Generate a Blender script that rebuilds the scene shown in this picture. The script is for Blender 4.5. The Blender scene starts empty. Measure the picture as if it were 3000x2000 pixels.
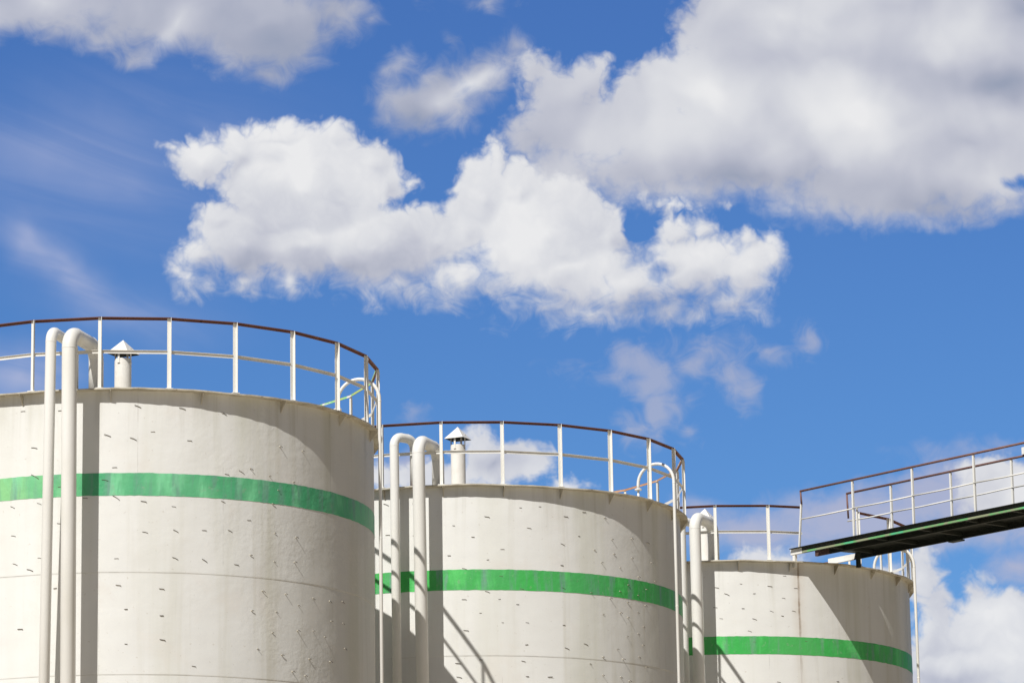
import bpy, bmesh, math, random
from mathutils import Vector, Matrix
random.seed(7)
SC = bpy.context.scene
COL = SC.collection
PI = math.pi
def rad(a): return math.radians(a)

# ------------------------------------------------------------------ camera constants
EYE = Vector((0, 0, 1.6))
PITCH, ROLL, FPX = 0.22434514, -0.01663354, 11107.2      # FPX: focal length for a 3000 px wide frame
cp, sp, cr, sr = math.cos(PITCH), math.sin(PITCH), math.cos(ROLL), math.sin(ROLL)
FWD = Vector((0, cp, sp)); UP0 = Vector((0, -sp, cp)); X0 = Vector((1, 0, 0))
RGT = cr * X0 + sr * UP0
UPV = -sr * X0 + cr * UP0
SUN_AZ, SUN_EL = rad(-28.82), rad(49.43)
SUN = Vector((math.sin(SUN_AZ) * math.cos(SUN_EL), -math.cos(SUN_AZ) * math.cos(SUN_EL), math.sin(SUN_EL)))

# ------------------------------------------------------------------ node helper
class NT:
    """tiny expression builder on a node tree"""
    def __init__(s, tree): s.t = tree
    def new(s, typ, **kw):
        n = s.t.nodes.new(typ)
        for k, v in kw.items(): setattr(n, k, v)
        return n
    def put(s, sock, v):
        if v is None: return
        if isinstance(v, bpy.types.NodeSocket): s.t.links.new(v, sock)
        else: sock.default_value = v
    def m(s, op, a, b=None, c=None, clamp=False):
        n = s.new('ShaderNodeMath', operation=op, use_clamp=clamp)
        for i, v in enumerate((a, b, c)): s.put(n.inputs[i], v)
        return n.outputs[0]
    def v(s, op, a, b=None, scale=None):
        n = s.new('ShaderNodeVectorMath', operation=op)
        s.put(n.inputs[0], a); s.put(n.inputs[1], b)
        if scale is not None: s.put(n.inputs['Scale'], scale)
        return n.outputs['Value'] if op in ('LENGTH', 'DOT_PRODUCT', 'DISTANCE') else n.outputs[0]
    def xyz(s, x=0.0, y=0.0, z=0.0):
        n = s.new('ShaderNodeCombineXYZ')
        for i, v in enumerate((x, y, z)): s.put(n.inputs[i], v)
        return n.outputs[0]
    def sep(s, v):
        n = s.new('ShaderNodeSeparateXYZ'); s.put(n.inputs[0], v); return n.outputs
    def noise(s, vec, scale, detail=4.0, rough=0.55, dist=0.0, dim='3D', out=0):
        n = s.new('ShaderNodeTexNoise', noise_dimensions=dim)
        s.put(n.inputs['Vector'], vec); n.inputs['Scale'].default_value = scale
        n.inputs['Detail'].default_value = detail; n.inputs['Roughness'].default_value = rough
        n.inputs['Distortion'].default_value = dist
        return n.outputs[out]
    def voro(s, vec, scale, dim='2D', smooth=0.4):
        n = s.new('ShaderNodeTexVoronoi', voronoi_dimensions=dim, feature='SMOOTH_F1')
        s.put(n.inputs['Vector'], vec); n.inputs['Scale'].default_value = scale
        n.inputs['Smoothness'].default_value = smooth
        return n.outputs['Distance']
    def rng(s, v, a, b, c=0.0, d=1.0, smooth=True):
        n = s.new('ShaderNodeMapRange', interpolation_type='SMOOTHSTEP' if smooth else 'LINEAR')
        for i, x in enumerate((v, a, b, c, d)): s.put(n.inputs[i], x)
        return n.outputs[0]
    def ramp(s, v, stops, interp='LINEAR'):
        n = s.new('ShaderNodeValToRGB'); s.put(n.inputs[0], v)
        cr_ = n.color_ramp; cr_.interpolation = interp
        while len(cr_.elements) < len(stops): cr_.elements.new(0.5)
        for e, (p, c) in zip(cr_.elements, stops): e.position = p; e.color = (*c, 1) if len(c) == 3 else c
        return n.outputs[0]
    def mix(s, f, a, b, blend='MIX'):
        n = s.new('ShaderNodeMix', data_type='RGBA', blend_type=blend)
        s.put(n.inputs[0], f)
        for k, x in ((6, a), (7, b)):
            if isinstance(x, tuple) and len(x) == 3: x = (*x, 1)
            s.put(n.inputs[k], x)
        return n.outputs[2]

# ------------------------------------------------------------------ sky: Nishita air + clouds drawn on the celestial sphere
GREY = [(0.0, (.32, .36, .47)), (0.25, (.40, .425, .525)), (0.5, (.535, .55, .63)), (0.75, (.70, .71, .75)), (1.0, (.835, .835, .845))]
SKY_GAIN = (0.039, 0.068, 0.106)
HAZE = [(145, 620, 250, 88, 38, .50), (60, 560, 120, 90, 50, .22), (40, 860, 260, 120, 0, .5), (300, 400, 700, 380, 0, .24), (120, 330, 400, 160, 0, .2), (320, 720, 350, 120, 10, .2)]
F_WISP = [(1470, 835, 72, 50, 20), (1400, 868, 96, 28, 8), (1510, 880, 72, 62), (1500, 950, 54, 75, 15), (1545, 930, 53, 38), (1470, 985, 48, 38), (1630, 805, 79, 32, 12), (1585, 835, 48, 42), (1680, 855, 41, 78, -35), (1712, 895, 31, 52, -35), (1760, 806, 54, 20, 25), (1858, 785, 29, 38), (950, 950, 29, 22), (1580, 990, 30, 28)]
F_PALE = [(1740, 1225, 220, 60), (1980, 1190, 260, 75), (2240, 1140, 230, 95), (2200, 1220, 260, 45), (2335, 1300, 66, 44), (2260, 1030, 130, 20), (940, 1060, 60, 40), (1600, 1180, 60, 30)]
F_LOW = [(1105, 1012, 60, 42), (1150, 1062, 112, 64), (1225, 1062, 52, 48), (1000, 1102, 175, 50), (880, 1098, 60, 44), (1310, 1112, 54, 28),
         (1760, 1290, 90, 48), (1700, 1310, 60, 30), (2290, 1120, 110, 85), (2240, 1085, 60, 40), (2120, 1330, 50, 85), (2150, 1420, 50, 120), (2245, 1372, 44, 66), (2290, 1440, 130, 90), (2200, 1520, 160, 110), (2352, 1470, 120, 130), (2050, 1330, 60, 50)]
P_LOW = [(1140, 1062, 90, 50, 0, -.24), (2200, 1490, 200, 50, 0, -.16), (2270, 1400, 160, 60, 0, .16), (2200, 1560, 260, 60, 0, -.3), (2110, 1330, 60, 90, 0, .1)]
F_SOFT = [(1005, 225, 135, 80, -15), (940, 245, 85, 72), (1095, 180, 132, 56, -25), (1185, 115, 46, 42), (905, 155, 42, 40), (965, 285, 60, 30), (1050, 105, 40, 22, 60),
          (90, 10, 280, 92), (380, 25, 280, 108), (600, 60, 190, 122), (622, 175, 62, 42), (770, 30, 85, 70), (850, 45, 34, 30), (320, 135, 40, 30), (1110, 5, 60, 14)]
P_SOFT = [(400, 60, 60, 190, 30, .20), (100, 10, 200, 90, 0, .22), (640, 90, 200, 150, 0, -.16), (1080, 190, 160, 50, -25, .34), (960, 270, 130, 70, 0, -.14), (1010, 240, 60, 40, 0, .12)]
F_BANK = [(1235, 160, 56, 52), (1280, 215, 100, 70), (1350, 200, 55, 60), (1368, 155, 32, 26, -20), (1330, 300, 170, 100), (1480, 240, 95, 94), (1540, 190, 110, 78), (1640, 150, 90, 105), (1665, 40, 98, 135), (1585, 60, 32, 30), (1900, 230, 420, 210), (2150, 60, 600, 260), (1700, 345, 440, 130), (2020, 425, 350, 112), (2200, 340, 300, 175), (2300, 455, 76, 60), (1480, 390, 280, 84), (1215, 320, 76, 60), (1300, 400, 160, 90), (1450, 425, 160, 60), (1560, 430, 180, 60)]
P_BANK = [(1640, 215, 320, 170, 15, .24), (1966, 270, 250, 150, 20, .28), (1800, 40, 150, 120, 0, .12), (2150, 80, 240, 100, 0, .10), (2300, 190, 300, 105, 0, -.34), (2352, 20, 180, 140, 0, -.3), (1690, 410, 460, 95, 0, -.34), (2120, 480, 460, 95, 5, -.26), (1330, 240, 180, 90, 0, -.08), (1230, 320, 170, 110, 0, -.14), (2230, 330, 240, 90, 0, -.12), (1900, 130, 240, 70, 0, -.12)]
F_CUM = [(700, 425, 215, 150), (620, 350, 110, 75), (545, 342, 75, 58), (660, 302, 60, 40), (770, 312, 62, 44), (590, 302, 44, 28), (845, 370, 70, 60), (890, 420, 55, 62), (460, 370, 82, 66), (396, 345, 34, 24, 40), (560, 560, 132, 95), (690, 560, 170, 100), (860, 570, 190, 112), (948, 418, 30, 26), (1000, 545, 150, 84),
         (1138, 365, 40, 72), (1105, 450, 70, 115), (1062, 525, 70, 90), (1190, 430, 80, 74), (1250, 540, 190, 150), (1300, 620, 220, 104), (1395, 540, 60, 84), (1450, 652, 160, 76), (1600, 615, 150, 95), (1555, 535, 72, 50), (1610, 525, 44, 40), (1710, 542, 34, 40), (1762, 590, 50, 62), (1720, 620, 92, 84), (1670, 685, 104, 54), (1560, 705, 120, 38),
         (1260, 695, 150, 46), (1350, 716, 170, 42), (1540, 716, 150, 38), (665, 650, 50, 46), (560, 640, 62, 44), (440, 640, 52, 44), (460, 590, 70, 60), (500, 505, 70, 50), (900, 655, 124, 50), (1060, 645, 150, 62), (1530, 468, 110, 20, 8)]
P_CUM = [(680, 400, 230, 130, 0, .12), (460, 350, 110, 60, 0, .12), (560, 600, 220, 110, 0, -.28), (800, 620, 260, 90, 0, -.22), (950, 540, 130, 120, 0, -.16), (1180, 470, 190, 190, 0, .14), (1200, 600, 260, 110, 0, .1), (1440, 560, 120, 90, 0, -.14), (1420, 715, 320, 70, 0, -.22), (1640, 600, 160, 90, 0, .04), (1600, 700, 260, 60, 0, -.18), (620, 530, 150, 40, 0, -.14), (895, 420, 50, 90, -40, -.14), (540, 390, 34, 80, 35, -.16), (640, 318, 110, 14, -8, -.10)]

def build_world():
    w = bpy.data.worlds.new("World"); SC.world = w; w.use_nodes = True
    t = w.node_tree; t.nodes.clear(); N = NT(t)
    out = N.new('ShaderNodeOutputWorld')
    sky = N.new('ShaderNodeTexSky', sky_type='NISHITA', sun_disc=False)
    sky.sun_elevation = SUN_EL; sky.sun_rotation = math.atan2(SUN.x, SUN.y)
    sky.air_density = 1.0; sky.dust_density = 0.6; sky.ozone_density = 1.6; sky.altitude = 50
    tc = N.new('ShaderNodeTexCoord'); d = tc.outputs['Generated']
    elev = N.sep(d)[2]
    # sky map: gnomonic coordinates around a fixed sky direction (units of about 0.66 degrees, y pointing down)
    c = N.v('DOT_PRODUCT', d, FWD[:]); cc = N.m('MAXIMUM', c, 0.05)
    f = FPX / 1.27551 / 100
    px = N.m('ADD', N.m('MULTIPLY', N.m('DIVIDE', N.v('DOT_PRODUCT', d, RGT[:]), cc), f), 11.76)
    py = N.m('SUBTRACT', 7.84, N.m('MULTIPLY', N.m('DIVIDE', N.v('DOT_PRODUCT', d, UPV[:]), cc), f))
    sky_c = N.v('MULTIPLY', sky.outputs[0], N.mix(N.rng(elev, 0.14, 0.36), SKY_GAIN, (0.037, 0.0615, 0.107)))
    def bg(col):
        b = N.new('ShaderNodeBackground'); N.put(b.inputs[0], col); b.inputs[1].default_value = 1.0; return b.outputs[0]
    def choose(fac, a, b):
        m = N.new('ShaderNodeMixShader'); N.put(m.inputs[0], fac); N.put(m.inputs[1], a); N.put(m.inputs[2], b); return m.outputs[0]

    def mapped(x0, x1):
        """the mapped clouds for the strip of sky x0..x1 as a node group; only the lobes that reach the strip are included"""
        gt = bpy.data.node_groups.new('sky_strip', 'ShaderNodeTree'); N = NT(gt)
        for nm, ty in (('px', 'NodeSocketFloat'), ('py', 'NodeSocketFloat'), ('air', 'NodeSocketColor')): gt.interface.new_socket(nm, in_out='INPUT', socket_type=ty)
        gt.interface.new_socket('sky', in_out='OUTPUT', socket_type='NodeSocketShader')
        gi = N.new('NodeGroupInput'); go_ = N.new('NodeGroupOutput'); px, py, sky_c = gi.outputs[0], gi.outputs[1], gi.outputs[2]
        last = [None]
        def near(b, pad=140): return b[0] + max(b[2], b[3]) + pad > x0 and b[0] - max(b[2], b[3]) - pad < x1
        p0 = N.xyz(px, py)
        wn = N.noise(p0, 1.0, 2, 0.5, 0.0, '2D', 1)
        p = N.v('ADD', p0, N.v('MULTIPLY', N.v('SUBTRACT', wn, (0.5, 0.5, 0.5)), (0.42, 0.42, 0.0)))
        def blob(vec, x, y, rx, ry, rot=0):
            # every lobe is made to wait for the one before it, which keeps the shader's working set small
            if last[0] is not None:
                q = N.new('ShaderNodeVectorMath', operation='MULTIPLY_ADD')
                N.put(q.inputs[0], last[0]); q.inputs[1].default_value = (1e-9, 1e-9, 1e-9); N.put(q.inputs[2], vec); vec = q.outputs[0]
            n = N.new('ShaderNodeMapping', vector_type='TEXTURE'); N.put(n.inputs[0], vec)
            n.inputs['Location'].default_value = (x / 100, y / 100, 0)
            n.inputs['Rotation'].default_value = (0, 0, rad(rot))
            n.inputs['Scale'].default_value = (rx / 100, ry / 100, 1)
            return N.v('LENGTH', n.outputs[0])
        def field(blobs, k=0.35, vec=None):
            acc = None
            for b in blobs:
                if not near(b): continue
                r = min(b[2], b[3]) / 100
                s_ = N.m('MULTIPLY_ADD', blob(vec or p, *b), -r, r)
                acc = s_ if acc is None else N.m('SMOOTH_MAX', acc, s_, k)
                last[0] = acc
            return acc
        def paint(items, start):
            acc = start
            for b in items:
                if not near(b, 20): continue
                g = N.m('SUBTRACT', 1.0, blob(p, *b[:-1]), clamp=True)
                acc = N.m('MULTIPLY_ADD', N.m('MULTIPLY', g, g), b[-1] * 1.7, acc); last[0] = acc
            return acc
        def hole(fld, x, y, rx, ry, rot, depth):
            if not near((x, y, rx, ry)): return fld
            h = N.m('SUBTRACT', 1.0, blob(p, x, y, rx, ry, rot), clamp=True)
            r_ = N.m('MULTIPLY_ADD', N.m('MULTIPLY', h, N.m('MULTIPLY_ADD', w0, 3.0, 1.0)), -depth, fld); last[0] = r_; return r_
        n0 = N.m('SUBTRACT', N.noise(p0, 1.1, 5, 0.5, 0.1, '2D'), 0.5)
        w0 = N.m('SUBTRACT', N.noise(N.v('MULTIPLY', p0, (1.0, 1.25, 1)), 1.5, 7, 0.6, 0.6, '2D'), 0.5)
        b0 = N.m('SUBTRACT', N.m('MULTIPLY', N.m('ABSOLUTE', N.m('SUBTRACT', N.noise(p, 2.0, 3, 0.5, 0.0, '2D'), 0.5)), 2.6), 0.26)
        soft = N.m('SUBTRACT', N.noise(p, 0.55, 2.5, 0.45, 0.3, '2D'), 0.5)
        def dens(fld, an, aw, ab):
            s_ = N.m('MULTIPLY_ADD', n0, an, fld)
            s_ = N.m('MULTIPLY_ADD', w0, aw, s_)
            return N.m('MULTIPLY_ADD', b0, ab, s_) if ab else s_
        col = sky_c
        def lay(alpha, c_):
            nonlocal col
            col = N.mix(alpha, col, c_); last[0] = col
        if x0 < 1000:       # thin haze and cirrus at the left
            streak = N.noise(N.v('MULTIPLY', N.v('ADD', p0, N.xyz(0, N.m('MULTIPLY', px, -0.35))), (0.14, 0.62, 1)), 1.0, 4, 0.55, 0.5, '2D')
            hz = N.m('MULTIPLY', paint(HAZE, 0.0), N.rng(streak, 0.25, 0.7, 0.45, 1.35), clamp=True)
            lay(hz, (.42, .47, .68))
        fld = field(F_WISP, 0.2)
        if fld: lay(N.rng(dens(fld, 0.5, 0.75, 0), -0.16, 0.5, 0.0, 0.62), (.48, .49, .60))
        fld = field(F_PALE, 0.5)
        if fld: lay(N.rng(dens(fld, 0.5, 0.4, 0), -0.16, 0.5, 0.0, 0.8), (.47, .48, .62))
        fld = field(F_LOW, 0.25)
        if fld:
            sE = dens(fld, 0.35, 0.25, 0.22)
            tE = N.m('MULTIPLY_ADD', b0, 0.10, paint(P_LOW, N.m('MULTIPLY_ADD', soft, 0.7, 0.78)))
            lay(N.m('MULTIPLY', N.rng(sE, -0.05, 0.28), 0.96), N.ramp(tE, GREY))
        fld = field(F_SOFT, 0.4)
        if fld:
            tC = paint(P_SOFT, N.m('MULTIPLY_ADD', n0, 0.15, N.m('MULTIPLY_ADD', soft, 0.5, 0.37)))
            lay(N.m('MULTIPLY', N.rng(dens(fld, 0.5, 0.55, 0), -0.14, 0.6), 0.94), N.ramp(tC, GREY))
        fld = field(F_BANK, 0.4)
        if fld:
            fld = hole(fld, 2340, 412, 74, 28, 10, 0.6)
            sG = dens(fld, 0.4, 0.30, 0.26)
            tG = paint(P_BANK, N.m('MULTIPLY_ADD', n0, 0.12, N.m('MULTIPLY_ADD', soft, 0.5, 0.60)))
            lay(N.m('MULTIPLY', N.rng(sG, -0.08, N.rng(py, 2.2, 4.4, 0.32, 0.70)), 0.985), N.ramp(tG, GREY))
        fld = field(F_CUM, 0.2)
        if fld:
            fld = hole(hole(fld, 1474, 524, 50, 33, -20, 0.62), 1530, 620, 50, 24, -20, 0.45)
            up = field(F_CUM, 0.10, N.v('ADD', p, (-0.12, -0.18, 0)))
            lit = N.m('MULTIPLY', N.m('SUBTRACT', up, fld), -0.65)
            yb = N.rng(py, 5.0, 6.8)
            sB = N.m('MULTIPLY_ADD', n0, N.m('MULTIPLY_ADD', yb, 0.35, 0.22), N.m('MULTIPLY_ADD', yb, 0.10, fld))
            sB = N.m('MULTIPLY_ADD', w0, N.m('MULTIPLY_ADD', yb, 0.75, 0.08), sB)
            sB = N.m('MULTIPLY_ADD', b0, N.m('MULTIPLY_ADD', yb, -0.1, 0.26), sB)
            tB = paint(P_CUM, N.m('MULTIPLY_ADD', soft, 0.5, 0.76))
            tB = N.m('MULTIPLY_ADD', b0, 0.10, N.m('ADD', tB, lit))
            lay(N.m('MULTIPLY', N.rng(sB, -0.05, N.m('MULTIPLY_ADD', yb, 0.5, 0.27)), 0.985), N.ramp(tB, GREY))
        # the map fades out into plain air beyond its borders
        e_ = N.m('MULTIPLY', N.m('MULTIPLY', N.rng(px, -2.8, -0.4), N.rng(px, 26.8, 23.9)), N.m('MULTIPLY', N.rng(py, -2.8, -0.4), N.rng(py, 19.6, 16.2)))
        col = N.mix(e_, sky_c, col)
        b_ = N.new('ShaderNodeBackground'); N.put(b_.inputs[0], col); N.put(go_.inputs[0], b_.outputs[0])
        return gt
    def over(v, x): return N.m('GREATER_THAN', v, x)
    def strip(x0, x1):
        gt = mapped(x0, x1); g_ = N.new('ShaderNodeGroup'); g_.node_tree = gt
        for k, v in enumerate((px, py, sky_c)): N.put(g_.inputs[k], v)
        return g_.outputs[0]
    front = choose(over(px, 11.6), choose(over(px, 5.6), strip(-290, 560), strip(560, 1160)), choose(over(px, 17.6), strip(1160, 1760), strip(1760, 2690)))
    # the rest of the sky, away from the mapped part: scattered fair-weather clouds
    el_ = N.m('MAXIMUM', elev, 0.06)
    far = N.rng(N.noise(N.v('DIVIDE', d, N.xyz(el_, el_, el_)), 1.1, 5, 0.55, 0.0), 0.55, 0.70, 0.0, 0.6)
    dim = N.rng(c, 0.965, 0.6, 1.0, 0.28)  # unseen sky darkened on purpose to weaken the fill in the wall shadows
    rest = bg(N.v('SCALE', N.mix(N.m('MULTIPLY', far, N.m('MULTIPLY', N.rng(elev, 0.02, 0.2), N.rng(c, 0.965, 0.93))), sky_c, (.66, .64, .62)), scale=dim))
    inside = N.m('MULTIPLY', N.m('MULTIPLY', over(px, -2.9), N.m('LESS_THAN', px, 26.9)), N.m('MULTIPLY', N.m('MULTIPLY', over(py, -2.9), N.m('LESS_THAN', py, 19.7)), over(c, 0.3)))
    N.put(out.inputs[0], choose(inside, rest, front))
    w.cycles.sampling_method = 'NONE'
build_world()

# ------------------------------------------------------------------ materials
def new_mat(name):
    m = bpy.data.materials.new(name); m.use_nodes = True
    N = NT(m.node_tree); b = m.node_tree.nodes['Principled BSDF']
    return m, N, b
def bump(N, b, h, dist, strength=1.0, prev=None):
    n = N.new('ShaderNodeBump'); n.inputs['Strength'].default_value = strength; n.inputs['Distance'].default_value = dist
    N.put(n.inputs['Height'], h)
    if prev is not None: N.put(n.inputs['Normal'], prev)
    N.put(b.inputs['Normal'], n.outputs[0]); return n.outputs[0]
CREAM = (.768, .762, .732)
def cyl_coords(N, R):
    tc = N.new('ShaderNodeTexCoord'); x, y, z = N.sep(tc.outputs['Object'])
    ang = N.m('ARCTAN2', x, N.m('MULTIPLY', y, -1.0))            # 0 towards the yard, positive to the right
    return tc.outputs['Object'], ang, N.m('MULTIPLY', ang, R), z
def shell_mat(name, R, seams_z, seams_a, rust_a, warm, seed, lumpy):
    m, N, b = new_mat(name)
    ob, ang, u, z = cyl_coords(N, R)
    uv = N.xyz(N.m('ADD', u, seed), z, 0)
    col = N.mix(N.noise(uv, 0.5, 4, 0.6, 0, '2D'), tuple(c * .95 for c in CREAM), tuple(c * 1.04 for c in CREAM))
    # rain streaks and stains, boosted on the right to deepen its shade
    st = N.noise(N.xyz(N.m('MULTIPLY', N.m('ADD', u, seed), 3.2), N.m('MULTIPLY', z, 0.16)), 1.0, 6, 0.62, 0.4, '2D')
    col = N.mix(N.rng(st, 0.50, 0.78, 0, N.rng(ang, 0.15, 0.9, 0.16, 0.5)), col, (.50, .47, .36))
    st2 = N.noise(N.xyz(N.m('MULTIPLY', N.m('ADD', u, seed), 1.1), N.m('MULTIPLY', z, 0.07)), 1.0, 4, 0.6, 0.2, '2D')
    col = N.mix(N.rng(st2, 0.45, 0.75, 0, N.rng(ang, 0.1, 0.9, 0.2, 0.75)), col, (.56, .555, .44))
    col = N.mix(N.rng(ang, 0.45, 1.25, 0, 0.5), col, (.50, .465, .375))  # olive weathering tint, strengthened so the colour carries the right side's shade
    pk = N.noise(uv, 1.2, 5, 0.6, 0.3, '2D')
    col = N.mix(N.rng(pk, 0.55, 0.75, 0, 0.22), col, (.70, .63, .56))
    # stains and grime beneath the rim
    gr = N.m('MULTIPLY', N.rng(z, warm - 0.9, warm, 0, 1), N.rng(st, 0.42, 0.7))
    col = N.mix(N.m('MULTIPLY', gr, 0.22), col, (.32, .30, .23))
    spk = N.rng(N.noise(uv, 14, 3, 0.6, 0, '2D'), 0.70, 0.78, 0, 0.3)
    col = N.mix(spk, col, (.42, .36, .28))
    h = N.m('MULTIPLY', N.noise(uv, 1.3, 2, 0.5, 0, '2D'), 1.0)
    wob = N.m('MULTIPLY_ADD', N.noise(uv, 2.2, 3, 0.6, 0, '2D'), 0.05, -0.025)
    line = 0.0
    brk = N.rng(N.noise(uv, 1.7, 4, 0.65, 0, '2D'), 0.40, 0.62)
    for sz in seams_z:
        dz = N.m('ABSOLUTE', N.m('SUBTRACT', N.m('MULTIPLY_ADD', wob, 0.3, z), sz))
        line = N.m('MAXIMUM', line, N.m('MULTIPLY', N.rng(dz, 0.002, 0.009, .8, 0), brk))
    for a, z0, z1 in seams_a:
        da = N.m('ABSOLUTE', N.m('SUBTRACT', N.m('MULTIPLY_ADD', wob, 0.15, u), rad(a) * R))
        inz = N.m('MULTIPLY', N.m('GREATER_THAN', z, z0), N.m('LESS_THAN', z, z1))
        line = N.m('MAXIMUM', line, N.m('MULTIPLY', N.m('MULTIPLY', N.rng(da, 0.002, 0.010, 0.75, 0), inz), brk))
    col = N.mix(N.m('MULTIPLY', line, 0.32), col, (.16, .13, .09))
    if rust_a is not None:
        da = N.m('ABSOLUTE', N.m('SUBTRACT', N.m('MULTIPLY_ADD', wob, 0.3, u), rad(rust_a) * R))
        fade = N.m('MULTIPLY', N.rng(z, warm - 2.6, warm - 0.4, 0.15, 1), N.rng(N.noise(uv, 3, 4, 0.6, 0, '2D'), 0.3, 0.6, .5, 1))
        core = N.m('MULTIPLY', N.rng(da, 0.006, 0.03, 1, 0), fade)
        halo = N.m('MULTIPLY', N.rng(da, 0.0, 0.20, 0.34, 0), fade)
        col = N.mix(halo, col, (.50, .37, .24)); col = N.mix(N.m('MULTIPLY', core, .85), col, (.20, .12, .06))
    N.put(b.inputs['Base Color'], col); b.inputs['Roughness'].default_value = 0.52
    b.inputs['Specular IOR Level'].default_value = 0.35
    n1 = bump(N, b, h, 0.015, 0.9)
    lum = N.m('MULTIPLY', N.noise(uv, 11, 3, 0.55, 0, '2D'), N.m('MULTIPLY', N.rng(N.noise(uv, 0.9, 2, 0.5, 0, '2D'), 0.35, 0.65, 0.3, 1), N.rng(ang, 0.1, 0.8, 0.55 * lumpy, 1.5 * lumpy)))
    n2 = bump(N, b, lum, 0.009, 0.6, n1)
    dz = None
    for sz in seams_z:
        x_ = N.rng(N.m('SUBTRACT', N.m('MULTIPLY_ADD', wob, 0.3, z), sz), -0.02, 0.02)
        dz = x_ if dz is None else N.m('ADD', dz, x_)
    if dz is not None: bump(N, b, dz, 0.006, 0.5, n2)
    return m
def band_mat(name, R, c0, c1, c2, seed, pale=False):
    m, N, b = new_mat(name)
    ob, ang, u, z = cyl_coords(N, R)
    uv = N.xyz(N.m('ADD', u, seed), z, 0)
    big = N.noise(N.v('MULTIPLY', uv, (0.8, 0.35, 1)), 1.0, 3, 0.55, 0.2, '2D')
    col = N.mix(N.rng(big, 0.38, 0.62), c0, c1)
    if pale: col = N.mix(N.m('MULTIPLY', N.rng(ang, 0.0, -0.32), N.rng(N.noise(N.v('MULTIPLY', uv, (1.6, .5, 1)), 1.0, 3, .5, 0, '2D'), .2, .7)), col, (.30, .62, .26))
    st = N.noise(N.v('MULTIPLY', uv, (4.2, 0.5, 1)), 1.0, 5, 0.65, 0.2, '2D')
    col = N.mix(N.rng(st, 0.46, 0.72, 0, 0.85), col, c2)
    col = N.mix(N.rng(N.noise(N.v('MULTIPLY', uv, (2.1, 0.6, 1)), 1.0, 4, 0.6, 0.3, '2D'), 0.52, 0.7, 0, 0.6), col, tuple(min(1, c * 1.35 + .05) for c in c0))
    pin = N.rng(N.noise(uv, 9, 4, 0.6, 0, '2D'), 0.62, 0.75, 0, 0.3)
    col = N.mix(pin, col, (.33, .36, .30))
    ed = N.rng(N.noise(uv, 6, 4, 0.6, 0, '2D'), 0.3, 0.7)
    N.put(b.inputs['Base Color'], col); b.inputs['Roughness'].default_value = 0.5
    b.inputs['Specular IOR Level'].default_value = 0.35
    n1 = bump(N, b, N.noise(uv, 1.3, 2, 0.5, 0, '2D'), 0.020, 0.9)
    bump(N, b, N.noise(uv, 11, 3, 0.55, 0, '2D'), 0.008, 0.7, n1)
    return m
def steel_mat(name, base, dirt, amt=0.4, scale=3.0, rough=0.5, rust=None, rust_cut=(0.66, 0.72), stretch=(1, 1, 1), bumpd=0.003):
    m, N, b = new_mat(name)
    tc = N.new('ShaderNodeTexCoord'); geo = N.new('ShaderNodeNewGeometry')
    v = N.v('MULTIPLY', geo.outputs['Position'], stretch)
    col = N.mix(N.rng(N.noise(v, scale, 5, 0.6), 0.42, 0.72, 0, amt), base, dirt)
    if rust: col = N.mix(N.rng(N.noise(v, scale * 2.3, 5, 0.62), *rust_cut), col, rust)
    N.put(b.inputs['Base Color'], col); b.inputs['Roughness'].default_value = rough
    b.inputs['Specular IOR Level'].default_value = 0.35
    bump(N, b, N.noise(v, scale * 6, 3, 0.6), bumpd, 0.7)
    return m
def patch_mat(name, a, b_, c, scale):
    m, N, b = new_mat(name)
    geo = N.new('ShaderNodeNewGeometry')
    n = N.noise(geo.outputs['Position'], scale, 3, 0.6)
    col = N.ramp(n, [(0.0, a), (0.42, a), (0.5, b_), (0.57, b_), (0.62, c), (1.0, c)])
    N.put(b.inputs['Base Color'], col); b.inputs['Roughness'].default_value = 0.55
    return m
M = {}
M['pipe'] = steel_mat('painted_pipe', (.795, .78, .74), (.60, .57, .48), 0.35, 1.6, 0.42, (.34, .22, .13), (0.74, 0.80), (1, 1, .35))
M['post'] = steel_mat('painted_angle_steel', (.79, .775, .73), (.60, .57, .50), 0.25, 3.0, 0.5, (.28, .15, .09), (0.76, 0.80), (1, 1, .4), .0008)
M['mid'] = steel_mat('painted_rail_steel', (.78, .765, .72), (.55, .51, .43), 0.3, 4.0, 0.5, (.25, .13, .08), (0.70, 0.78))
M['rust'] = steel_mat('red_brown_primer', (.175, .075, .055), (.26, .13, .095), 0.6, 5.0, 0.65, (.09, .036, .028), (0.60, 0.72))
M['rustlt'] = steel_mat('faded_brown_primer', (.19, .10, .085), (.28, .17, .14), 0.6, 5.0, 0.6, (.10, .05, .045), (0.62, 0.74))
M['rim'] = steel_mat('weathered_rim_paint', (.58, .54, .45), (.30, .26, .19), 0.8, 3.5, 0.6, (.16, .11, .07), (0.62, 0.74))
M['cap'] = steel_mat('vent_cap_paint', (.83, .80, .74), (.66, .60, .50), 0.3, 5.0, 0.4, (.35, .20, .11), (0.74, 0.80))
M['pin'] = steel_mat('wire_steel', (.12, .10, .08), (.22, .17, .12), 0.5, 20, 0.6)
M['dark'] = steel_mat('dark_green_steel', (.030, .038, .032), (.05, .05, .04), 0.6, 2.5, 0.6)
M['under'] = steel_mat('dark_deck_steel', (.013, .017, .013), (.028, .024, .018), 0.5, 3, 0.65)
M['brown'] = steel_mat('brown_beam_end', (.10, .055, .045), (.16, .09, .07), 0.6, 4, 0.6)
M['greenedge'] = patch_mat('worn_green_edge', (.30, .33, .20), (.16, .42, .16), (.10, .50, .24), 2.6)
M['inner0'] = patch_mat('flaking_green_rail', (.55, .62, .18), (.30, .66, .30), (.80, .78, .72), 2.2)
M['inner1'] = patch_mat('flaking_orange_rail', (.50, .26, .13), (.56, .33, .19), (.80, .78, .72), 1.8)
M['inner2'] = M['rustlt']

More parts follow.
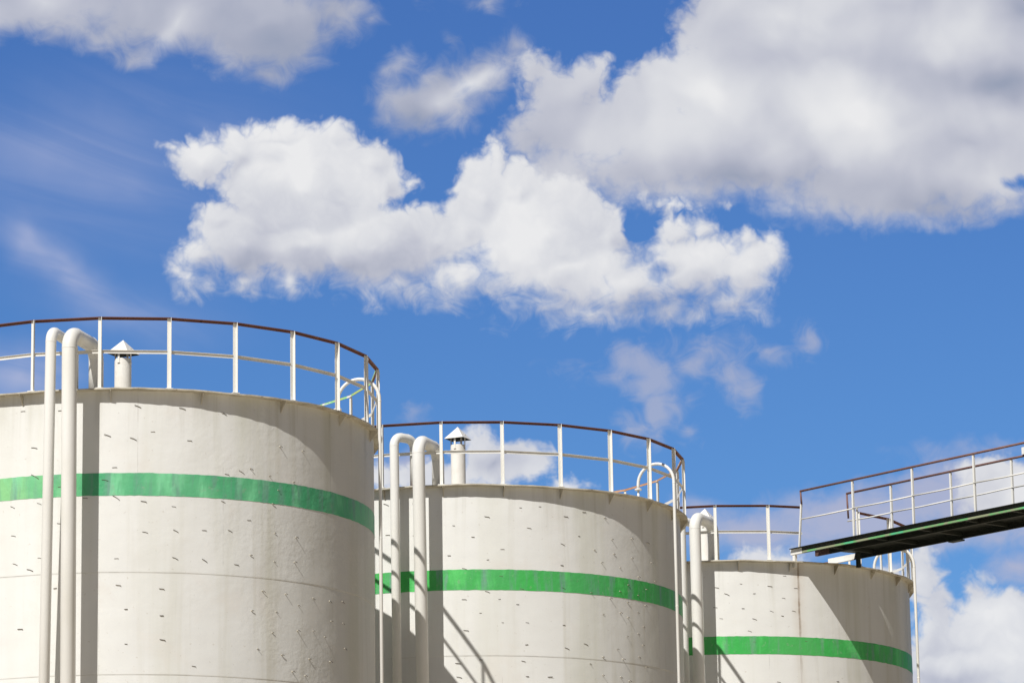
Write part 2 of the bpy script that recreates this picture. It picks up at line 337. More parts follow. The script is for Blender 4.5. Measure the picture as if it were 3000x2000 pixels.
# ------------------------------------------------------------------ mesh helpers
class MB:
    def __init__(s): s.v = []; s.f = []; s.mi = []; s.sm = []
    def add(s, vs, fs, mi=0, smooth=False):
        o = len(s.v); s.v += [tuple(x) for x in vs]
        for f in fs: s.f.append([o + i for i in f]); s.mi.append(mi); s.sm.append(smooth)
        return s
    def bar(s, a, b, ux, uy, x0, x1, y0, y1, mi=0):
        """box along a->b with cross-section [x0,x1] along ux and [y0,y1] along uy"""
        a, b, ux, uy = Vector(a), Vector(b), Vector(ux), Vector(uy)
        vs = []
        for p in (a, b):
            for (x, y) in ((x0, y0), (x1, y0), (x1, y1), (x0, y1)): vs.append(p + ux * x + uy * y)
        return s.add(vs, [(0, 3, 2, 1), (4, 5, 6, 7), (0, 1, 5, 4), (1, 2, 6, 5), (2, 3, 7, 6), (3, 0, 4, 7)], mi)
    def box(s, c, sx, sy, sz, rot=0, mi=0):
        c = Vector(c); ux = Vector((math.cos(rot), math.sin(rot), 0)); uy = Vector((-math.sin(rot), math.cos(rot), 0))
        return s.bar(c - Vector((0, 0, sz / 2)), c + Vector((0, 0, sz / 2)), ux, uy, -sx / 2, sx / 2, -sy / 2, sy / 2, mi)
    def tube(s, pts, r, n=20, mi=0, caps=True):
        pts = [Vector(p) for p in pts]; m = len(pts)
        rs = r if isinstance(r, (list, tuple)) else [r] * m
        t0 = (pts[1] - pts[0]).normalized()
        ref = Vector((1, 0, 0)) if abs(t0.x) < 0.8 else Vector((0, 1, 0))
        nrm = (ref - t0 * ref.dot(t0)).normalized()
        vs = []
        for i, p in enumerate(pts):
            t = ((pts[min(i + 1, m - 1)] - p).normalized() + (p - pts[max(i - 1, 0)]).normalized()) if 0 < i < m - 1 else ((pts[1] - pts[0]) if i == 0 else (pts[-1] - pts[-2]))
            t = t.normalized(); nrm = (nrm - t * nrm.dot(t)).normalized(); bn = t.cross(nrm)
            for k in range(n):
                a = 2 * PI * k / n; vs.append(p + (nrm * math.cos(a) + bn * math.sin(a)) * rs[i])
        fs = [(i * n + k, i * n + (k + 1) % n, (i + 1) * n + (k + 1) % n, (i + 1) * n + k) for i in range(m - 1) for k in range(n)]
        s.add(vs, fs, mi, True)
        if caps:
            o = len(s.v) - len(vs)
            s.f.append([o + k for k in range(n)][::-1]); s.mi.append(mi); s.sm.append(False)
            s.f.append([o + (m - 1) * n + k for k in range(n)]); s.mi.append(mi); s.sm.append(False)
        return s
    def build(s, name, mats, parent=None, loc=(0, 0, 0), rotz=0):
        me = bpy.data.meshes.new(name); me.from_pydata(s.v, [], s.f)
        for m in (mats if isinstance(mats, (list, tuple)) else [mats]): me.materials.append(m)
        me.polygons.foreach_set('material_index', s.mi); me.polygons.foreach_set('use_smooth', s.sm)
        me.update()
        return link(bpy.data.objects.new(name, me), parent, loc, rotz)
def link(o, parent=None, loc=(0, 0, 0), rotz=0):
    COL.objects.link(o); o.parent = parent; o.location = loc; o.rotation_euler = (0, 0, rotz); return o
def again(o, parent, loc, rotz):
    c = o.copy(); COL.objects.link(c); c.parent = parent; c.location = loc; c.rotation_euler = (0, 0, rotz); return c
def thing(name, label, cat, loc, group=None):
    o = bpy.data.objects.new(name, None); COL.objects.link(o); o.location = loc
    o['label'] = label; o['category'] = cat
    if group: o['group'] = group
    return o
def arc(p, c, axis, ang, n=8):
    """points turning p about c"""
    p, c, axis = Vector(p), Vector(c), Vector(axis).normalized()
    return [c + Matrix.Rotation(ang * i / n, 3, axis) @ (p - c) for i in range(n + 1)]
def pol(r, a, z=0.0):
    return Vector((r * math.sin(a), -r * math.cos(a), z))

# ------------------------------------------------------------------ ground
g = MB()
S_ = 4000
n = 24
for i in range(n):
    pass
xs = [-S_, -600, -120, -40, 0, 40, 120, 600, S_]
vs = [(x, y, 0) for y in xs for x in xs]
k_ = len(xs)
g.add(vs, [(j * k_ + i, j * k_ + i + 1, (j + 1) * k_ + i + 1, (j + 1) * k_ + i) for j in range(k_ - 1) for i in range(k_ - 1)])
m, N, b = new_mat('concrete_yard')
geo = N.new('ShaderNodeNewGeometry'); P_ = geo.outputs['Position']
c1 = N.mix(N.noise(P_, 0.15, 5, 0.6), (.42, .35, .235), (.53, .45, .325))
c1 = N.mix(N.rng(N.noise(P_, 3.0, 5, 0.7), 0.5, 0.8, 0, 0.4), c1, (.24, .21, .16))
N.put(b.inputs['Base Color'], c1); b.inputs['Roughness'].default_value = 0.9
bump(N, b, N.noise(P_, 25, 4, 0.6), 0.01, 0.5)
go = g.build('ground', m); go['kind'] = 'structure'

# ------------------------------------------------------------------ storage tanks
PINS = [
[(-18.8, 13.25), (-10.0, 13.22), (16.8, 13.26), (0.4, 12.84), (10.5, 12.88), (7.0, 13.28), (26.5, 13.23), (6.0, 12.79), (18.6, 12.77), (41.5, 12.81), (48.2, 12.8), (-16.1, 12.69), (2.1, 12.34), (33.6, 12.42), (38.6, 12.34), (-16.0, 12.28), (27.3, 12.3), (-0.1, 12.16), (-9.9, 12.07), (2.3, 11.92), (-4.3, 11.89), (-20.9, 11.83), (-14.6, 11.85), (8.4, 11.84), (15.2, 11.77), (-10.0, 11.53), (8.8, 11.38), (15.6, 11.42), (22.0, 11.43), (-20.7, 11.39), (-14.3, 11.03), (2.7, 10.98), (15.4, 11.01), (22.1, 11.0), (-20.2, 10.97), (-16.8, 10.87), (3.1, 10.59), (12.5, 10.54), (-10.6, 10.56), (5.0, 10.23), (12.7, 10.14), (-18.9, 9.99), (12.7, 9.79), (5.1, 9.72), (19.8, 9.41), (30.8, 12.37), (45.4, 12.3), (40.9, 12.14), (26.5, 11.89), (39.4, 11.92), (32.8, 11.63), (28.1, 11.46), (40.0, 11.48), (46.1, 11.46), (33.6, 11.11), (29.6, 10.95), (39.8, 11.05), (45.6, 11.08), (36.7, 10.59), (43.0, 10.58), (51.5, 10.58), (46.8, 10.44), (57.4, 10.58), (62.6, 10.62), (33.9, 10.28), (40.4, 10.3), (57.9, 10.28), (62.9, 10.29), (39.3, 9.98), (46.5, 10.05), (51.5, 10.08), (55.5, 10.02), (35.4, 9.72), (41.9, 9.66), (63.6, 9.91), (50.1, 9.65), (57.4, 9.66), (44.9, 9.43), (48.8, 9.39)],
[(-11.9, 13.2), (6.1, 12.95), (15.0, 13.11), (-19.4, 13.23), (-1.9, 12.8), (-19.0, 12.69), (-11.9, 12.65), (2.8, 12.6), (16.9, 12.77), (10.0, 12.39), (-3.2, 12.29), (6.5, 12.21), (0.4, 12.07), (9.5, 11.94), (14.7, 11.73), (6.0, 11.68), (0.2, 11.54), (9.3, 11.54), (13.8, 11.46), (4.5, 11.31), (10.0, 11.15), (16.1, 11.16), (0.5, 11.02), (15.9, 10.78), (4.4, 10.52), (-1.6, 10.47), (14.9, 10.51), (-1.3, 10.24), (16.0, 10.25), (20.1, 13.14), (26.9, 13.0), (32.3, 13.1), (39.2, 13.05), (30.9, 12.68), (41.5, 12.69), (48.8, 12.76), (55.5, 12.74), (25.9, 12.53), (35.7, 12.47), (42.1, 12.44), (48.7, 12.42), (37.9, 12.27), (44.2, 12.22), (25.7, 12.16), (57.3, 12.41), (51.2, 12.11), (59.0, 12.1), (47.0, 11.94), (43.9, 11.81), (54.5, 11.92), (50.9, 11.79), (25.9, 11.78), (34.4, 11.73), (40.5, 11.67), (46.7, 11.64), (54.0, 11.64), (50.7, 11.5), (43.9, 11.44), (38.1, 11.38), (46.7, 11.38), (26.0, 11.14), (53.0, 11.27), (50.6, 11.13), (46.2, 11.05), (52.4, 10.94), (32.0, 10.85), (26.5, 10.76), (42.6, 10.81), (37.7, 10.65), (50.8, 10.73), (44.5, 10.65), (33.7, 10.52), (37.6, 10.34), (43.6, 10.34), (46.7, 10.29), (21.7, 10.25), (53.8, 10.57)],
[(-4.0, 12.91), (3.3, 12.97), (-1.2, 12.79), (7.0, 12.78), (11.3, 12.93), (16.0, 13.13), (19.3, 12.9), (15.5, 12.71), (-4.5, 12.53), (3.6, 12.5), (11.8, 12.46), (18.5, 12.47), (-2.8, 12.32), (6.6, 12.31), (15.1, 12.37), (5.2, 12.08), (6.5, 11.87), (22.2, 11.9), (13.2, 11.12), (32.4, 11.17)]]
PIN_MESH = []
def pin_meshes():
    # local frame: +X out of the wall, +Y along the wall to the right, +Z up
    # four bent wires lying to the right, two short ones, and three stubs that stick out from a blob of paint
    shapes = [([(-.003, -.004, .003), (.011, .003, .002), (.0075, .040, -.014), (.007, .072, -.032), (.007, .100, -.052)], .0034, 0), ([(-.003, 0, 0), (.012, .002, .001), (.008, .030, -.010), (.007, .075, -.034)], .0036, 0),
              ([(-.003, 0, 0), (.007, .010, .0), (.0065, .060, -.002), (.010, .074, -.006)], .0040, 0), ([(-.003, 0, .002), (.009, .004, .0), (.008, .040, -.006), (.007, .082, -.024)], .0034, 0),
              ([(-.003, 0, 0), (.007, .010, .0), (.0065, .048, .0)], .0046, 0),
              ([(-.003, 0, 0), (.016, .004, 0), (.022, .022, -.012), (.020, .040, -.028)], .0038, 1), ([(-.003, 0, 0), (.028, .006, .002), (.034, .024, -.014)], .0042, 1), ([(-.003, 0, 0), (.014, .010, 0), (.016, .030, -.004)], .0048, 1)]
    out = []
    for pts, r_, head in shapes:
        mb = MB(); mb.tube(pts, r_, 6)
        if head: mb.tube([(-.004, 0, 0), (.010, .001, 0), (.016, .002, 0)], [.010, .007, .003], 8, 1)
        me = bpy.data.meshes.new('wire_pin'); me.from_pydata(mb.v, [], mb.f)
        me.materials.append(M['pin']); me.materials.append(M['rim'])
        me.polygons.foreach_set('material_index', mb.mi); me.polygons.foreach_set('use_smooth', mb.sm); out.append(me)
    return out
PIN_MESH = pin_meshes()

def riser(tank, foot, top, run, drop_z, r, rb):
    """a pipe that climbs the wall, bends over the rim and drops into the roof"""
    foot, top, run = Vector(foot), Vector(top), Vector((run[0], run[1], 0))
    L = run.length; d = run / L; up = (top - foot).normalized(); ax = Vector((0, 0, 1)).cross(d)
    c1_ = top - Vector((0, 0, rb)) + d * rb
    a = arc(top - Vector((0, 0, rb)), c1_, ax, PI / 2, 9)
    e1 = top + run - d * rb
    b2 = arc(e1, e1 - Vector((0, 0, rb)), ax, PI / 2, 9)
    end = Vector((b2[-1].x, b2[-1].y, drop_z))
    pts = [foot] + a + b2 + [end]
    mb = MB(); mb.tube(pts, r, 28)
    for q, dd in ((a[0], up), (a[-1], d), (b2[0], d), (b2[-1], Vector((0, 0, -1)))):
        mb.tube([q - dd * .008, q - dd * .003, q + dd * .003, q + dd * .008], [r * 1.0, r * 1.028, r * 1.028, r * 1.0], 28, 0, False)
    zz = top.z - 6.1
    while zz > 1:                                   # butt welds lower down
        q = foot + (top - foot) * ((zz - foot.z) / (top.z - foot.z))
        mb.tube([q - up * .008, q - up * .003, q + up * .003, q + up * .008], [r, r * 1.025, r * 1.025, r], 28, 0, False); zz -= 6
    mb.tube([end, end + Vector((0, 0, .02))], r * 1.5, 28, 1)
    return mb.build('riser_pipe', [M['pipe'], M['rust']], tank)

def gooseneck(tank, R, ang, so, span, ztop, zfl, r=0.027):
    o = pol(R + so, ang); inw = (-o).normalized(); h = span / 2
    zs = ztop - h
    a0 = Vector((o.x, o.y, zs)); ax = Vector((0, 0, 1)).cross(inw)
    a = arc(a0, a0 + inw * h, ax, PI, 18)
    fl = Vector((a[-1].x, a[-1].y, zfl))
    mb = MB(); mb.tube([(o.x, o.y, 0.0)] + a + [fl], r, 18)
    for zz in (zs - .03, zs - 2.2):
        mb.tube([(o.x, o.y, zz - .01), (o.x, o.y, zz - .004), (o.x, o.y, zz + .004), (o.x, o.y, zz + .01)], [r, r * 1.12, r * 1.12, r], 18, 0, False)
    t = mb.build('overflow_pipe', M['pipe'], tank)
    f_ = MB(); f_.tube([fl + Vector((0, 0, -.012)), fl + Vector((0, 0, .012))], r * 2.3, 20); f_.build('flange', M['pipe'], t)
    s_ = MB(); s_.tube([fl + Vector((0, 0, -.012)), (fl.x, fl.y, zfl - .9)], r * .72, 14); s_.build('stub_pipe', M['pipe'], t)
    # clamps that tie the pipe to the wall
    c_ = MB()
    for zz in (ztop - 6.4, ztop - 10.4):
        c_.bar((o.x, o.y, zz - .015), (o.x, o.y, zz + .015), inw, Vector((0, 0, 1)).cross(inw), -.03, so + .01, -.02, .02)
    c_.build('pipe_clamp', M['post'], t)
    return t

def roof_vent(tank, x, y, z0, zstack, zapex, r=0.126, D=0.243):
    mb = MB(); mb.tube([(x, y, z0), (x, y, zstack - .03), (x, y, zstack)], [r, r, r * .985], 32, 0, False)
    mb.tube([(x, y, zstack - .4), (x, y, zstack - .02), (x, y, zstack)], [r * .96, r * .96, r * .985], 32, 1, False)
    st = mb.build('roof_vent', [M['cap'], M['under']], tank)
    zb = zapex - .215
    a0 = rad(20)
    cs = [Vector((x + D * math.sin(a0 + k * PI / 2), y - D * math.cos(a0 + k * PI / 2), zb)) for k in range(4)]
    ap = Vector((x, y, zapex)); apl = ap - Vector((0, 0, .012)); cl = [c + Vector((0, 0, -.006)) for c in cs]
    c_ = MB(); c_.add(cs + [ap], [(0, 1, 4), (1, 2, 4), (2, 3, 4), (3, 0, 4)], 0)
    ci = [(c * .985 + ap * .015) - Vector((0, 0, .006)) for c in cs]
    c_.add(cl + [apl], [(1, 0, 4), (2, 1, 4), (3, 2, 4), (0, 3, 4)], 1)
    c_.add(cs + cl, [(0, 4, 5, 1), (1, 5, 6, 2), (2, 6, 7, 3), (3, 7, 4, 0)], 0)
    c_.build('vent_cap', [M['cap'], M['under']], st)
    for k in range(4):
        a = rad(-24 + 90 * k); d_ = Vector((math.sin(a), -math.cos(a), 0)); tn = Vector((math.cos(a), math.sin(a), 0))
        s_ = MB(); q = Vector((x, y, 0)) + d_ * (r + .004)
        s_.bar(q + Vector((0, 0, zstack - .07)), q + Vector((0, 0, zb + .07)), tn, d_, -.016, .016, -.003, .003)
        s_.bar(q + Vector((0, 0, zstack - .075)), q + Vector((0, 0, zstack - .069)), tn, d_, -.022, .022, -.003, .012)
        s_.build('strut', M['cap'], st)
    return st

def tank(i, label, loc, R, H, band, seams_z, seams_a, rust_a, ph, hr, gus_a, gus_n, rail_gap, bandcol):
    t = thing('storage_tank', label, 'storage tank', (loc[0], loc[1], 0), 'white storage tanks standing in a row')
    NS = 180
    # shell: rings of plate, each one lapped 2.5 mm over the one below
    zs = sorted(set([0.0] + seams_z + [s for s in (7.4, 5.6, 3.8, 1.9) if s < min(seams_z) - .8]))
    mb = MB()
    rings = []
    for k, z in enumerate(zs):
        rr = R - .0025 * (len(zs) - 1 - k)
        rings.append((rr, z)); rings.append((rr, (zs[k + 1] if k + 1 < len(zs) else H + .02)))
    vs = [pol(rr, 2 * PI * j / NS, z) for rr, z in rings for j in range(NS)]
    mb.add(vs, [(k * NS + j, k * NS + (j + 1) % NS, (k + 1) * NS + (j + 1) % NS, (k + 1) * NS + j) for k in range(len(rings) - 1) for j in range(NS)], 0, True)
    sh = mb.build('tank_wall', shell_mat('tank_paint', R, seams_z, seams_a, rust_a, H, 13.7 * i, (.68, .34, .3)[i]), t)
    md = sh.modifiers.new('split', 'EDGE_SPLIT'); md.split_angle = rad(40)
    # painted band
    mb = MB()
    jit = [(random.uniform(-.004, .004), random.uniform(-.004, .004)) for _ in range(NS * 2)]
    vs = [pol(R + .003, PI * j / NS, band[1] + jit[j][0]) for j in range(NS * 2)] + [pol(R + .003, PI * j / NS, band[0] + jit[j][1]) for j in range(NS * 2)]
    N2 = NS * 2
    mb.add(vs, [(j, (j + 1) % N2, N2 + (j + 1) % N2, N2 + j) for j in range(N2)], 0, True)
    mb.build('green_band', band_mat('green_band_paint', R, *bandcol, 7.1 * i, i == 0), t)
    # roof and rim flange
    mb = MB(); vs = [pol(R + .05, 2 * PI * j / 96, H + .012) for j in range(96)] + [Vector((0, 0, H + .3))]
    mb.add(vs, [(j, (j + 1) % 96, 96) for j in range(96)], 0, True); mb.build('roof', M['rim'], t)
    mb = MB(); n_ = 240
    ro = R + .135; prof = []
    for j in range(n_):
        a = 2 * PI * j / n_; dr = random.uniform(-.004, .004); dz = .006 * math.sin(9 * a + i) + .004 * math.sin(23 * a) + random.uniform(-.002, .002)
        prof.append([pol(R - .03, a, H - .012), pol(ro + dr, a, H - .012 + dz), pol(ro + dr, a, H + .008 + dz), pol(R - .03, a, H + .010)])
    vs = [q for row in prof for q in row]
    fs = [(j * 4 + k, j * 4 + k + 1, ((j + 1) % n_) * 4 + k + 1, ((j + 1) % n_) * 4 + k) for j in range(n_) for k in range(3)]
    mb.add(vs, fs, 0, False); mb.build('roof_rim', M['rim'], t)
    # gusset brackets under the rim
    g_ = MB(); d_ = .13; h_ = .17; th = .004
    tri = [(0, 0), (d_, 0), (d_, -.02), (0.012, -h_), (0, -h_)]
    vs = [Vector((s * th, -x, z)) for s in (-1, 1) for x, z in tri]; nn = len(tri)
    g_.add(vs, [tuple(range(nn)), tuple(range(2 * nn - 1, nn - 1, -1))] + [(k, k + nn, (k + 1) % nn + nn, (k + 1) % nn) for k in range(nn)])
    first = None
    for k in range(gus_n):
        a = rad(gus_a) + 2 * PI * k / gus_n
        # mesh built at angle 0 at radius R: place by rotating about the axis
        p_ = pol(R - .004, a, H - .014)
        if first is None: first = g_.build('bracket', M['rim'], t, p_, a)
        else: again(first, t, p_, a)
    # guard rail: 24-sided, angle steel
    rp = R + .065; st = 2 * PI / 24
    def seg_on(k): return not (rail_gap and (k % 24) in rail_gap)
    tr = MB(); mr = MB()
    zt = H + hr; zm = H + hr * .545
    for k in range(24):
        a0, a1 = ph + k * st, ph + (k + 1) * st
        if not seg_on(k):
            if rail_gap[k % 24] is None: continue
            a1 = a0 + st * rail_gap[k % 24]
        A, B = pol(rp, a0), pol(rp, a1)
        if not seg_on(k):
            full = pol(rp, ph + (k + 1) * st); B = A + (full - A) * rail_gap[k % 24]
        dr_ = (B - A).normalized(); outw = Vector((dr_.y, -dr_.x, 0)); z_ = Vector((0, 0, 1))
        e0 = .004
        up = Vector((0, 0, zt))
        tr.bar(A + up - dr_ * e0, B + up + dr_ * e0, outw, z_, -.02, .030, -.006, .0, 0)      # flat leg on top
        tr.bar(A + up - dr_ * e0, B + up + dr_ * e0, outw, z_, -.02, -.013, -.038, -.006, 0)  # upright leg
        tr.bar(A + up - dr_ * e0, B + up + dr_ * e0, outw, z_, -.0225, -.0202, -.037, -.004, 1) # paint left on the inner face
        um = Vector((0, 0, zm))
        mr.bar(A + um + dr_ * .03, B + um - dr_ * .03, outw, z_, -.014, .010, -.005, .0, 0)
        mr.bar(A + um, B + um, outw, z_, -.014, -.008, -.050, -.005, 0)
    rail = tr.build('guard_rail', [M['rust'], M['inner%d' % i]], t)
    mr.build('mid_rail', M['mid'], rail)
    pm = MB(); hp = hr - .006
    # upright angle at angle 0: tangential leg facing out, radial leg outwards at its right edge
    pm.bar((0, 0, 0), (0, 0, hp), (1, 0, 0), (0, -1, 0), -.028, .028, -.012, -.006)
    vs = [(.022, .006, 0), (.028, .006, 0), (.028, -.042, 0), (.022, -.042, 0), (.022, .006, hp), (.028, .006, hp), (.028, -.030, hp), (.022, -.030, hp), (.022, -.042, hp - .06), (.028, -.042, hp - .06)]
    pm.add(vs, [(0, 3, 2, 1), (4, 5, 6, 7), (0, 1, 5, 4), (1, 2, 9, 6, 5), (3, 0, 4, 7, 8), (2, 3, 8, 9), (9, 8, 7, 6)])
    pm.box((0, -.01, .006), .11, .09, .012)
    first = None
    for k in range(24):
        if rail_gap and k in rail_gap.get('posts', ()): continue
        a = ph + k * st; p_ = pol(rp, a, H + .008)
        if first is None: first = pm.build('post', M['post'], rail, p_, a)
        else: again(first, rail, p_, a)
    # wire pins left on the wall
    for q, (a, z) in enumerate(PINS[i]):
        rs = random.Random(q * 17 + i)
        o = bpy.data.objects.new('wire_pin', PIN_MESH[rs.choice((5, 6, 7)) if a > 33 else (rs.choice((2, 3, 4)) if z < 10.75 or i else rs.choice((0, 1, 3, 2)))]); aa = rad(a)
        link(o, t, pol(R - .004, aa, z))
        rot = Matrix.Rotation(aa - PI / 2, 4, 'Z') @ Matrix.Rotation(rad(rs.uniform(-8, 8)), 4, 'X') @ Matrix.Diagonal((rs.uniform(.8, 1.15), rs.uniform(.6, 1.1), 1, 1))
        o.rotation_euler = rot.to_euler()
        s_ = rs.uniform(.85, 1.25); o.scale = (s_, s_, s_)
    return t

LOC = [(-6.0836, 58.8575), (-0.9303, 66.8028), (3.9946, 74.4047)]
RR = [3.8655, 3.8826, 3.7780]
HH = [13.510, 13.473, 13.395]
HR = [1.100, 1.105, 1.075]
T1 = tank(0, 'largest white storage tank at the left edge with a blotchy faded teal-green stripe', LOC[0], RR[0], HH[0], (11.924, 12.262), [10.778, 9.27], [(7.74, 12.2, 13.6), (-0.5, 9.27, 10.78), (27.0, 10.78, 12.4), (58, 10.5, 13.5)], None, -0.2725, HR[0], 1.8, 18, None, ((.15, .50, .25), (.075, .39, .18), (.17, .33, .26)))
T2 = tank(1, 'middle white storage tank with a bright green stripe, shadows of rails on its left side', LOC[1], RR[1], HH[1], (11.700, 12.049), [10.591], [(55.5, 10.6, 12.1), (60.7, 10.6, 13.5), (10, 8, 10.5)], None, -0.337, HR[1], -4, 24, None, ((.055, .45, .085), (.075, .42, .115), (.18, .33, .27)))
T3 = tank(2, 'farthest white storage tank at the right, rust-streaked, with the catwalk landing on its roof', LOC[2], RR[2], HH[2], (11.639, 11.978), [9.7], [(21.2, 9.7, 13.4), (11.2, 9.0, 11.65)], 20.8, -0.0561, HR[2], 3, 24, {1: .70, 2: None, 'posts': (2,)}, ((.05, .43, .085), (.08, .44, .11), (.16, .34, .22)))
def loc2(i, x, y, z): return (x - LOC[i][0], y - LOC[i][1], z)
Rb = .24
riser(T1, loc2(0, -6.47, 54.63, 0.0), loc2(0, -6.527, 54.50, 14.285), (.28, 1.04), HH[0], .112, .235)
riser(T1, loc2(0, -6.98, 54.95, 0.0), loc2(0, -6.81, 54.58, 14.335), (.22, .95), HH[0], .080, .17)
riser(T2, loc2(1, -1.50, 62.68, 0.0), loc2(1, -1.603, 62.46, 14.185), (.31, .86), HH[1], .106, .225)
riser(T2, loc2(1, -1.97, 62.93, 0.0), loc2(1, -2.017, 62.75, 14.31), (.33, .33), HH[1], .078, .16)
riser(T3, loc2(2, 3.40, 70.19, 0.0), loc2(2, 3.375, 70.19, 14.185), (.385, .85), HH[2], .108, .225)
riser(T3, loc2(2, 3.14, 70.48, 0.0), loc2(2, 3.135, 70.45, 14.16), (.30, .40), HH[2], .078, .16)
gooseneck(T1, RR[0], rad(76.4), .25, .68, 14.262, 13.80)
gooseneck(T2, RR[1], rad(64.5), .23, .68, 14.235, 13.81)
gooseneck(T3, RR[2], rad(70.0), .23, .80, 14.06, 13.55)
roof_vent(T1, *loc2(0, -5.913, 56.20, 0)[:2], HH[0], 14.245, 14.546, 0.129, 0.260)
roof_vent(T2, *loc2(1, -0.961, 64.12, 0)[:2], HH[1], 14.413, 14.737, 0.127, 0.245)
roof_vent(T3, *loc2(2, 3.657, 71.85, 0)[:2], HH[2], 14.33, 14.638)

# ------------------------------------------------------------------ catwalk
E_ = Vector((.645, -.764, 0)).normalized(); Q_ = Vector((-E_.y, E_.x, 0)); Z_ = Vector((0, 0, 1))
A0 = Vector((5.21, 70.84, 0)); ZD = 13.65; LEN = 9.5; WID = 1.36
cw = thing('catwalk', 'steel catwalk with brown-topped handrails and dark underside, reaching the right-hand tank', 'catwalk', (A0.x, A0.y, 0))
def cb(name, m_, parent, items):
    mb = MB()
    for (s0, s1, q0, q1, z0, z1) in items:
        mb.bar(E_ * s0, E_ * s1, Q_, Z_, q0, q1, z0, z1)
    return mb.build(name, m_, parent)
# deck plates (a slot left open near the near edge)
dk = MB()
def plate(pts, m_=0):
    n_ = len(pts); v_ = [E_ * a_ + Q_ * q_ + Z_ * z_ for z_ in (ZD - .012, ZD) for a_, q_ in pts]
    dk.add(v_, [tuple(range(n_))[::-1], tuple(range(n_, 2 * n_))] + [(k, (k + 1) % n_, (k + 1) % n_ + n_, k + n_) for k in range(n_)])
plate([(.01, -.055), (4.38, -.055), (4.38, WID), (.42, WID), (.30, .5), (.24, .08), (.02, .06)])
plate([(4.383, -.055), (4.87, -.055), (4.87, WID), (4.383, WID)])
plate([(4.873, -.055), (LEN, -.055), (LEN, WID), (4.873, WID)])
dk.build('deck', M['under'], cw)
# near side channel: worn green on the sunlit lower part, white painted end
cb('edge_beam', M['dark'], cw, [(0.30, LEN, 0.0, .006, ZD - .115, ZD - .014), (0.30, LEN, 0.006, .05, ZD - .115, ZD - .108)])  # dark web colour stands in for shade below the deck overhang
cb('edge_strip', M['greenedge'], cw, [(0.31, LEN, -.006, -.001, ZD - .114, ZD - .078)])
cb('beam_end', M['post'], cw, [(0.0, .298, 0.0, .006, ZD - .115, ZD - .014), (0.0, .298, 0.006, .05, ZD - .115, ZD - .108), (-.012, -.001, 0.0, .05, ZD - .115, ZD - .014)])
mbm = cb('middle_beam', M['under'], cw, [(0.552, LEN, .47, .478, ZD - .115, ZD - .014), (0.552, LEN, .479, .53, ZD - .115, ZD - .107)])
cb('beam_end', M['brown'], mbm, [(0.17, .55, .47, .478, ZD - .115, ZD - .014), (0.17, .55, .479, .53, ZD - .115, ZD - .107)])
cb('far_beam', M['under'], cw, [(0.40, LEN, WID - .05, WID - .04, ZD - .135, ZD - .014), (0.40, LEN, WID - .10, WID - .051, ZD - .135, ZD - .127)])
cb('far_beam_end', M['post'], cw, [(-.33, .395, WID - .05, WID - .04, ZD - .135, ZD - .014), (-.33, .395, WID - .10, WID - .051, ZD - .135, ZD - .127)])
cr0 = None
for k in range(8):
    s = .9 + k * 1.15
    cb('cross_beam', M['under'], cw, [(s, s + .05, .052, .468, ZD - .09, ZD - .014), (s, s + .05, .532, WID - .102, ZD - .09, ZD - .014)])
cb('stiffener', M['dark'], cw, [(2.9, 3.2, WID - .12, WID + .01, ZD - .165, ZD - .137)])
# legs that stand on the tank roof, and a trestle under the outer end
def leg(s, q, z0, z1, w, m_, nm='support_leg'):
    cb(nm, m_, cw, [(s - w / 2, s + w / 2, q - .03, q + .03, z0, z1)])
leg(.06, .04, HH[2] - .1, ZD - .117, .06, M['post']); leg(-.30, WID - .075, HH[2] - .1, ZD - .137, .06, M['post'])
leg(.74, 1.05, HH[2] - .1, ZD - .10, .07, M['under'])
for q in (.06, WID - .08): cb('trestle_leg', M['dark'], cw, [(8.9, 9.02, q - .05, q + .05, 0, ZD - .14)])
# handrails
def handrail(q, s0, posts, hgt, drop, label):
    def pt(s, z): return E_ * s + Q_ * q + Z_ * z
    mb = MB(); zt = ZD + hgt
    mb.tube([pt(s0, zt), pt(LEN, zt)], .022, 12)
    if drop: mb.tube([pt(s0, zt + .01), pt(s0 + .02, zt - drop)], .018, 10)
    h = mb.build('handrail', M['rustlt'], cw); h['label'] = label
    mr = MB()
    ss = [s0] + [s for s in posts if s > s0 + .1] + [LEN]
    for a_, b_ in zip(ss[:-1], ss[1:]):
        mr.tube([pt(a_, ZD + hgt * .50 + random.uniform(-.006, .006)), pt((a_ + b_) / 2, ZD + hgt * .50 - .008), pt(b_, ZD + hgt * .50 + random.uniform(-.006, .006))], .0145, 8)
    mr.build('mid_rail', M['mid'], h)
    p0 = None
    for s in posts:
        if p0 is None:
            pm = MB(); pm.bar((0, 0, 0), (0, 0, hgt - .02), E_, Q_, -.018, .018, -.004, .004); pm.bar((0, 0, 0), (0, 0, hgt - .02), E_, Q_, .012, .018, .004, .034)
            p0 = pm.build('post', M['post'], h, pt(s, ZD))
        else: again(p0, h, pt(s, ZD), 0)
    return h
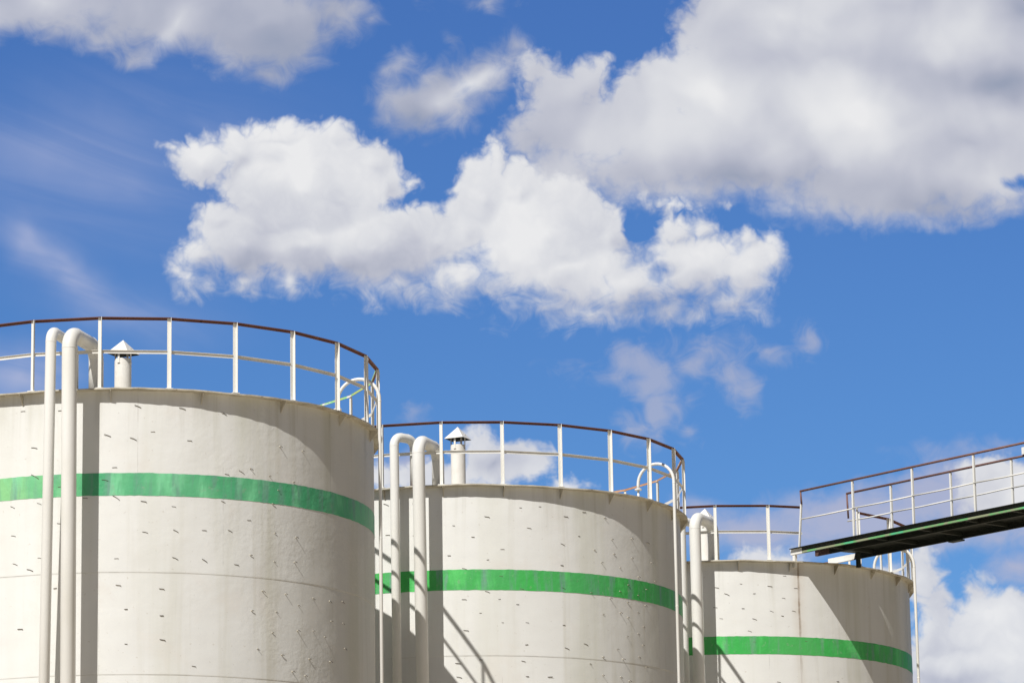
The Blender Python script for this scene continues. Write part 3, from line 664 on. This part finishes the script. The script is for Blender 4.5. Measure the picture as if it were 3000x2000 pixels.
near = handrail(.02, .29, [1.66, 3.20, 4.74, 6.28, 7.82, 9.36], 1.07, .25, 'near brown-topped handrail')
farr = handrail(.925, .62, [1.77, 3.31, 4.83, 6.37, 7.91, 9.40], 1.07, .48, 'far brown-topped handrail')
# first upright of the near handrail leans towards the tank
pm = MB(); pm.bar(E_ * .20 + Q_ * .02 + Z_ * ZD, E_ * .29 + Q_ * .02 + Z_ * (ZD + .83), E_, Q_, -.016, .016, -.004, .03)
pm.build('post', M['post'], near)
pm = MB(); pm.bar(E_ * 1.72 + Q_ * .06 + Z_ * ZD, E_ * 1.72 + Q_ * .06 + Z_ * (ZD + .55), E_, Q_, -.014, .014, -.004, .02); pm.build('bracing_bar', M['post'], near)
jb = MB(); jb.bar(E_ * 5.15 + Q_ * .925 + Z_ * (ZD + 1.09), E_ * 5.15 + Q_ * .925 + Z_ * (ZD + 1.22), E_, Q_, 0, .16, -.05, .05); jb.build('junction_box', M['post'], farr)

# ------------------------------------------------------------------ light, camera, output
sd = bpy.data.lights.new('sun', 'SUN'); sd.energy = 5.0; sd.angle = rad(0.53); sd.color = (1.0, .975, .925)
so_ = bpy.data.objects.new('sun', sd); COL.objects.link(so_)
so_.rotation_euler = (-SUN).to_track_quat('-Z', 'Y').to_euler(); so_.location = SUN * 60
cd = bpy.data.cameras.new('camera'); cam = bpy.data.objects.new('camera', cd); COL.objects.link(cam)
cam.matrix_world = Matrix(((RGT.x, UPV.x, -FWD.x, EYE.x), (RGT.y, UPV.y, -FWD.y, EYE.y), (RGT.z, UPV.z, -FWD.z, EYE.z), (0, 0, 0, 1)))
cd.sensor_width = 36; cd.lens = FPX / 3000 * 36; cd.clip_start = .5; cd.clip_end = 9000
SC.camera = cam
SC.view_settings.view_transform = 'Standard'; SC.view_settings.look = 'None'; SC.view_settings.exposure = 0; SC.view_settings.gamma = 1
SC.render.engine = 'CYCLES'
SC.cycles.use_denoising = True
SC.cycles.max_bounces = 6; SC.cycles.diffuse_bounces = 3
